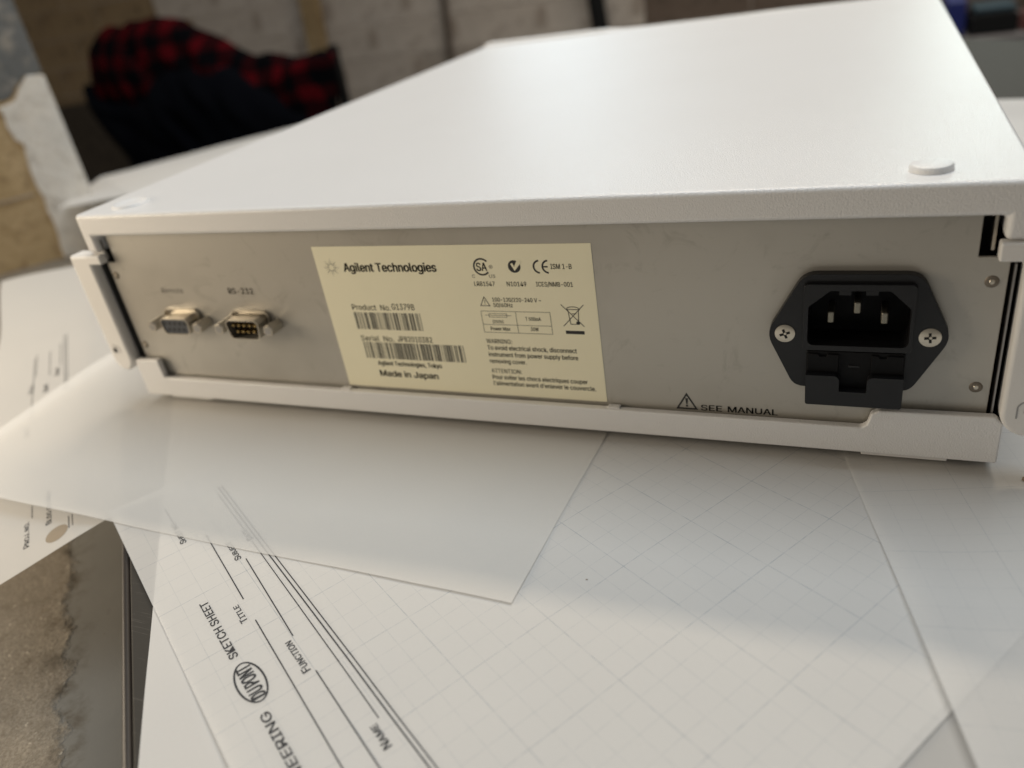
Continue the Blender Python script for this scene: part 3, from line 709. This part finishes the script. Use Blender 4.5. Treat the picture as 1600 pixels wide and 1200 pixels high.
def resample(poly, n):
    poly = [Vector(q) for q in poly]; L = [0]
    for a, b in zip(poly, poly[1:]+poly[:1]): L.append(L[-1]+(b-a).length)
    out = []
    for k in range(n):
        d = L[-1]*k/n; i = max(j for j in range(len(poly)) if L[j] <= d)
        out.append(poly[i].lerp(poly[(i+1) % len(poly)], (d-L[i])/max(1e-6, L[i+1]-L[i])))
    return out
def garment(name, outline, yc, depth, mat, parent, fold, seed, centre):
    pts = resample(outline, 120); c_ = Vector(centre); mb = MB(); K = 22
    for side_ in (-1, 1):
        for k in range(K+1):
            t = 1-k/K
            for p_ in pts:
                q = c_+(p_-c_)*t
                h = math.sqrt(max(0, 1-t**3.2))
                f_ = noise.noise(Vector((q.x*.012, q.y*.006, seed)))+.55*noise.noise(Vector((q.x*.03+q.y*.02, q.y*.014, seed+5)))
                y = yc+side_*h*(depth*(1.0 if side_ < 0 else .5)+(fold*f_ if side_ < 0 else 0))
                mb.v.append(Vector((q.x, y, q.y)))
    n = len(pts); base = (K+1)*n
    for sd in range(2):
        for k in range(K):
            for i in range(n):
                a = sd*base+k*n+i; b = sd*base+k*n+(i+1) % n
                mb.f.append((a, b, b+n, a+n) if sd == 0 else (a, a+n, b+n, b))
    o = mb.build(name, mat, parent, fix=True, angle=180)
    bm = bmesh.new(); bm.from_mesh(o.data); bmesh.ops.remove_doubles(bm, verts=bm.verts, dist=1e-6); bm.to_mesh(o.data); bm.free()
    for p_ in o.data.polygons: p_.use_smooth = True
    return o
jk = empty('plaid_jacket', (-950, 1150, -300), 'red and black plaid jacket with dark lining draped over a chair by the back wall', 'jacket')
garment('jacket_cloth', [(-1262, 60), (-1252, 104), (-1219, 126), (-1190, 140), (-1161, 143), (-1135, 136), (-1113, 147), (-1080, 142), (-1051, 147), (-1010, 141), (-969, 134), (-937, 112), (-887, 92), (-850, 66), (-814, 48), (-780, 52), (-753, 45), (-720, 36), (-693, 38), (-660, 44), (-632, 40), (-640, -10), (-655, -80), (-680, -190), (-780, -330), (-1000, -360), (-1150, -300), (-1215, -160), (-1280, -30)],
        1150, 60, 'plaid', jk, 26, 1.3, (-950, -60))
garment('jacket_lining', [(-1262, 40), (-1250, 30), (-1235, 10), (-1200, -2), (-1140, 4), (-1080, 10), (-1040, 44), (-985, 62), (-920, 52), (-860, 40), (-820, 22), (-775, -6), (-730, -34), (-690, -64), (-672, -110), (-700, -220), (-800, -345), (-1000, -370), (-1130, -320), (-1185, -150), (-1240, -40), (-1264, 10)],
        1118, 62, 'navy', jk, 24, 4.1, (-980, -110))
adopt(jk)
chair = empty('chair', (-960, 1180, -760), 'black framed chair under the plaid jacket', 'chair')
for x, zt in ((-1292, 20), (-664, 46)):
    MB().box(x-9, x+9, 1185, 1205, -760, zt).build('back_post', 'black_chair', chair, bevel=4)
    MB().box(x-9, x+9, 780, 800, -760, -310).build('front_leg', 'black_chair', chair, bevel=4)
MB().box(-1270, -664, 770, 1205, -310, -270).build('seat', 'black_chair', chair, bevel=14)
MB().box(-1250, -684, 1187, 1203, -150, -40).build('backrest', 'black_chair', chair, bevel=6)
adopt(chair)

M['oldwood'] = rough_mat('old_wood', (.34, .235, .12), (.42, .30, .16), (.22, .15, .08), 10, bump=.001)
M['darkbrown'] = rough_mat('dark_panel', (.055, .043, .030), (.075, .058, .042), (.03, .024, .018), 8, bump=.001)
o = MB().prism([(-1022, -430), (-978, -430), (-905, 420), (-965, 420)], 1572, 1588).build('wood_batten', 'oldwood', bevel=2); tag(o, 'tan upright wooden batten on the back wall above the jacket', 'batten')
o = MB().prism([(-2010, -700), (-1560, -700), (-1560, -90), (-1800, -50), (-1990, -55)], 1560, 1588).build('dark_panel', 'darkbrown', bevel=3); tag(o, 'dark upright panel at the back wall behind the chair', 'board')  # dark brown area left of the chair, built as a flat panel
def tube(path, r_, name, mat, n=10):
    mb = MB(); m_ = len(path)
    for i, p_ in enumerate(path):
        p_ = Vector(p_); d = (Vector(path[min(i+1, m_-1)])-Vector(path[max(i-1, 0)])).normalized()
        a = d.cross(Vector((0, 1, 0.01))).normalized(); b = d.cross(a)
        for k in range(n):
            t = 2*math.pi*k/n; mb.v.append(p_+a*r_*math.cos(t)+b*r_*math.sin(t))
    for i in range(m_-1):
        for k in range(n): mb.f.append((i*n+k, i*n+(k+1) % n, (i+1)*n+(k+1) % n, (i+1)*n+k))
    mb.f.append(tuple(range(n))); mb.f.append(tuple((m_-1)*n+k for k in range(n)))
    return mb.build(name, mat)
M['cablegrey'] = simple('grey_brown_cable', (.11, .085, .065), .6)
o = tube([(-600+6*math.sin(i*.5), 1585, 300-i*40) for i in range(18)], 8, 'wall_cable', 'cablegrey'); tag(o, 'grey brown cable hanging down the back wall', 'cable')
o = tube([(-250+8*i, 1560, 260-i*90) for i in range(8)], 18, 'black_pipe', 'black_chair', 16); tag(o, 'black upright pipe in front of the back wall', 'pipe')

M['cabgrey'] = simple('dark_grey_cabinet', (.085, .083, .08), .5)
cab = empty('grey_cabinet', (760, 1450, -760), 'dark grey cabinet behind the right corner of the instrument', 'cabinet')
MB().box(380, 1150, 1305, 1570, -760, -92).build('cabinet_body', 'cabgrey', cab, bevel=3)
MB().box(372, 1158, 1296, 1575, -91, -76).build('cabinet_top', simple('worn_grey_top', (.17, .15, .145), .5), cab, bevel=2)
adopt(cab)
o = MB().box(420, 447, 1320, 1440, -75.5, -22).build('binder', simple('blue_binder', (.01, .018, .13), .5), bevel=2); tag(o, 'dark blue binder standing on the grey cabinet', 'binder')
o = MB().prism([(455, -75.5), (522, -75.5), (522, -50), (514, -44), (463, -44), (455, -50)], 1320, 1420).build('black_case', 'black_chair', bevel=3); tag(o, 'black case with teal tint lying on the grey cabinet', 'case')
MB().box(459, 518, 1324, 1416, -43.8, -36).build('case_lid', simple('dark_teal', (.012, .035, .05), .5), o, bevel=2)
o = MB().prism([(526, -75.5), (575, -75.5), (570, -55), (535, -52)], 1320, 1400).build('red_box', simple('dull_red', (.12, .04, .035), .6), bevel=2); tag(o, 'dull red box on the grey cabinet at the picture edge', 'box')
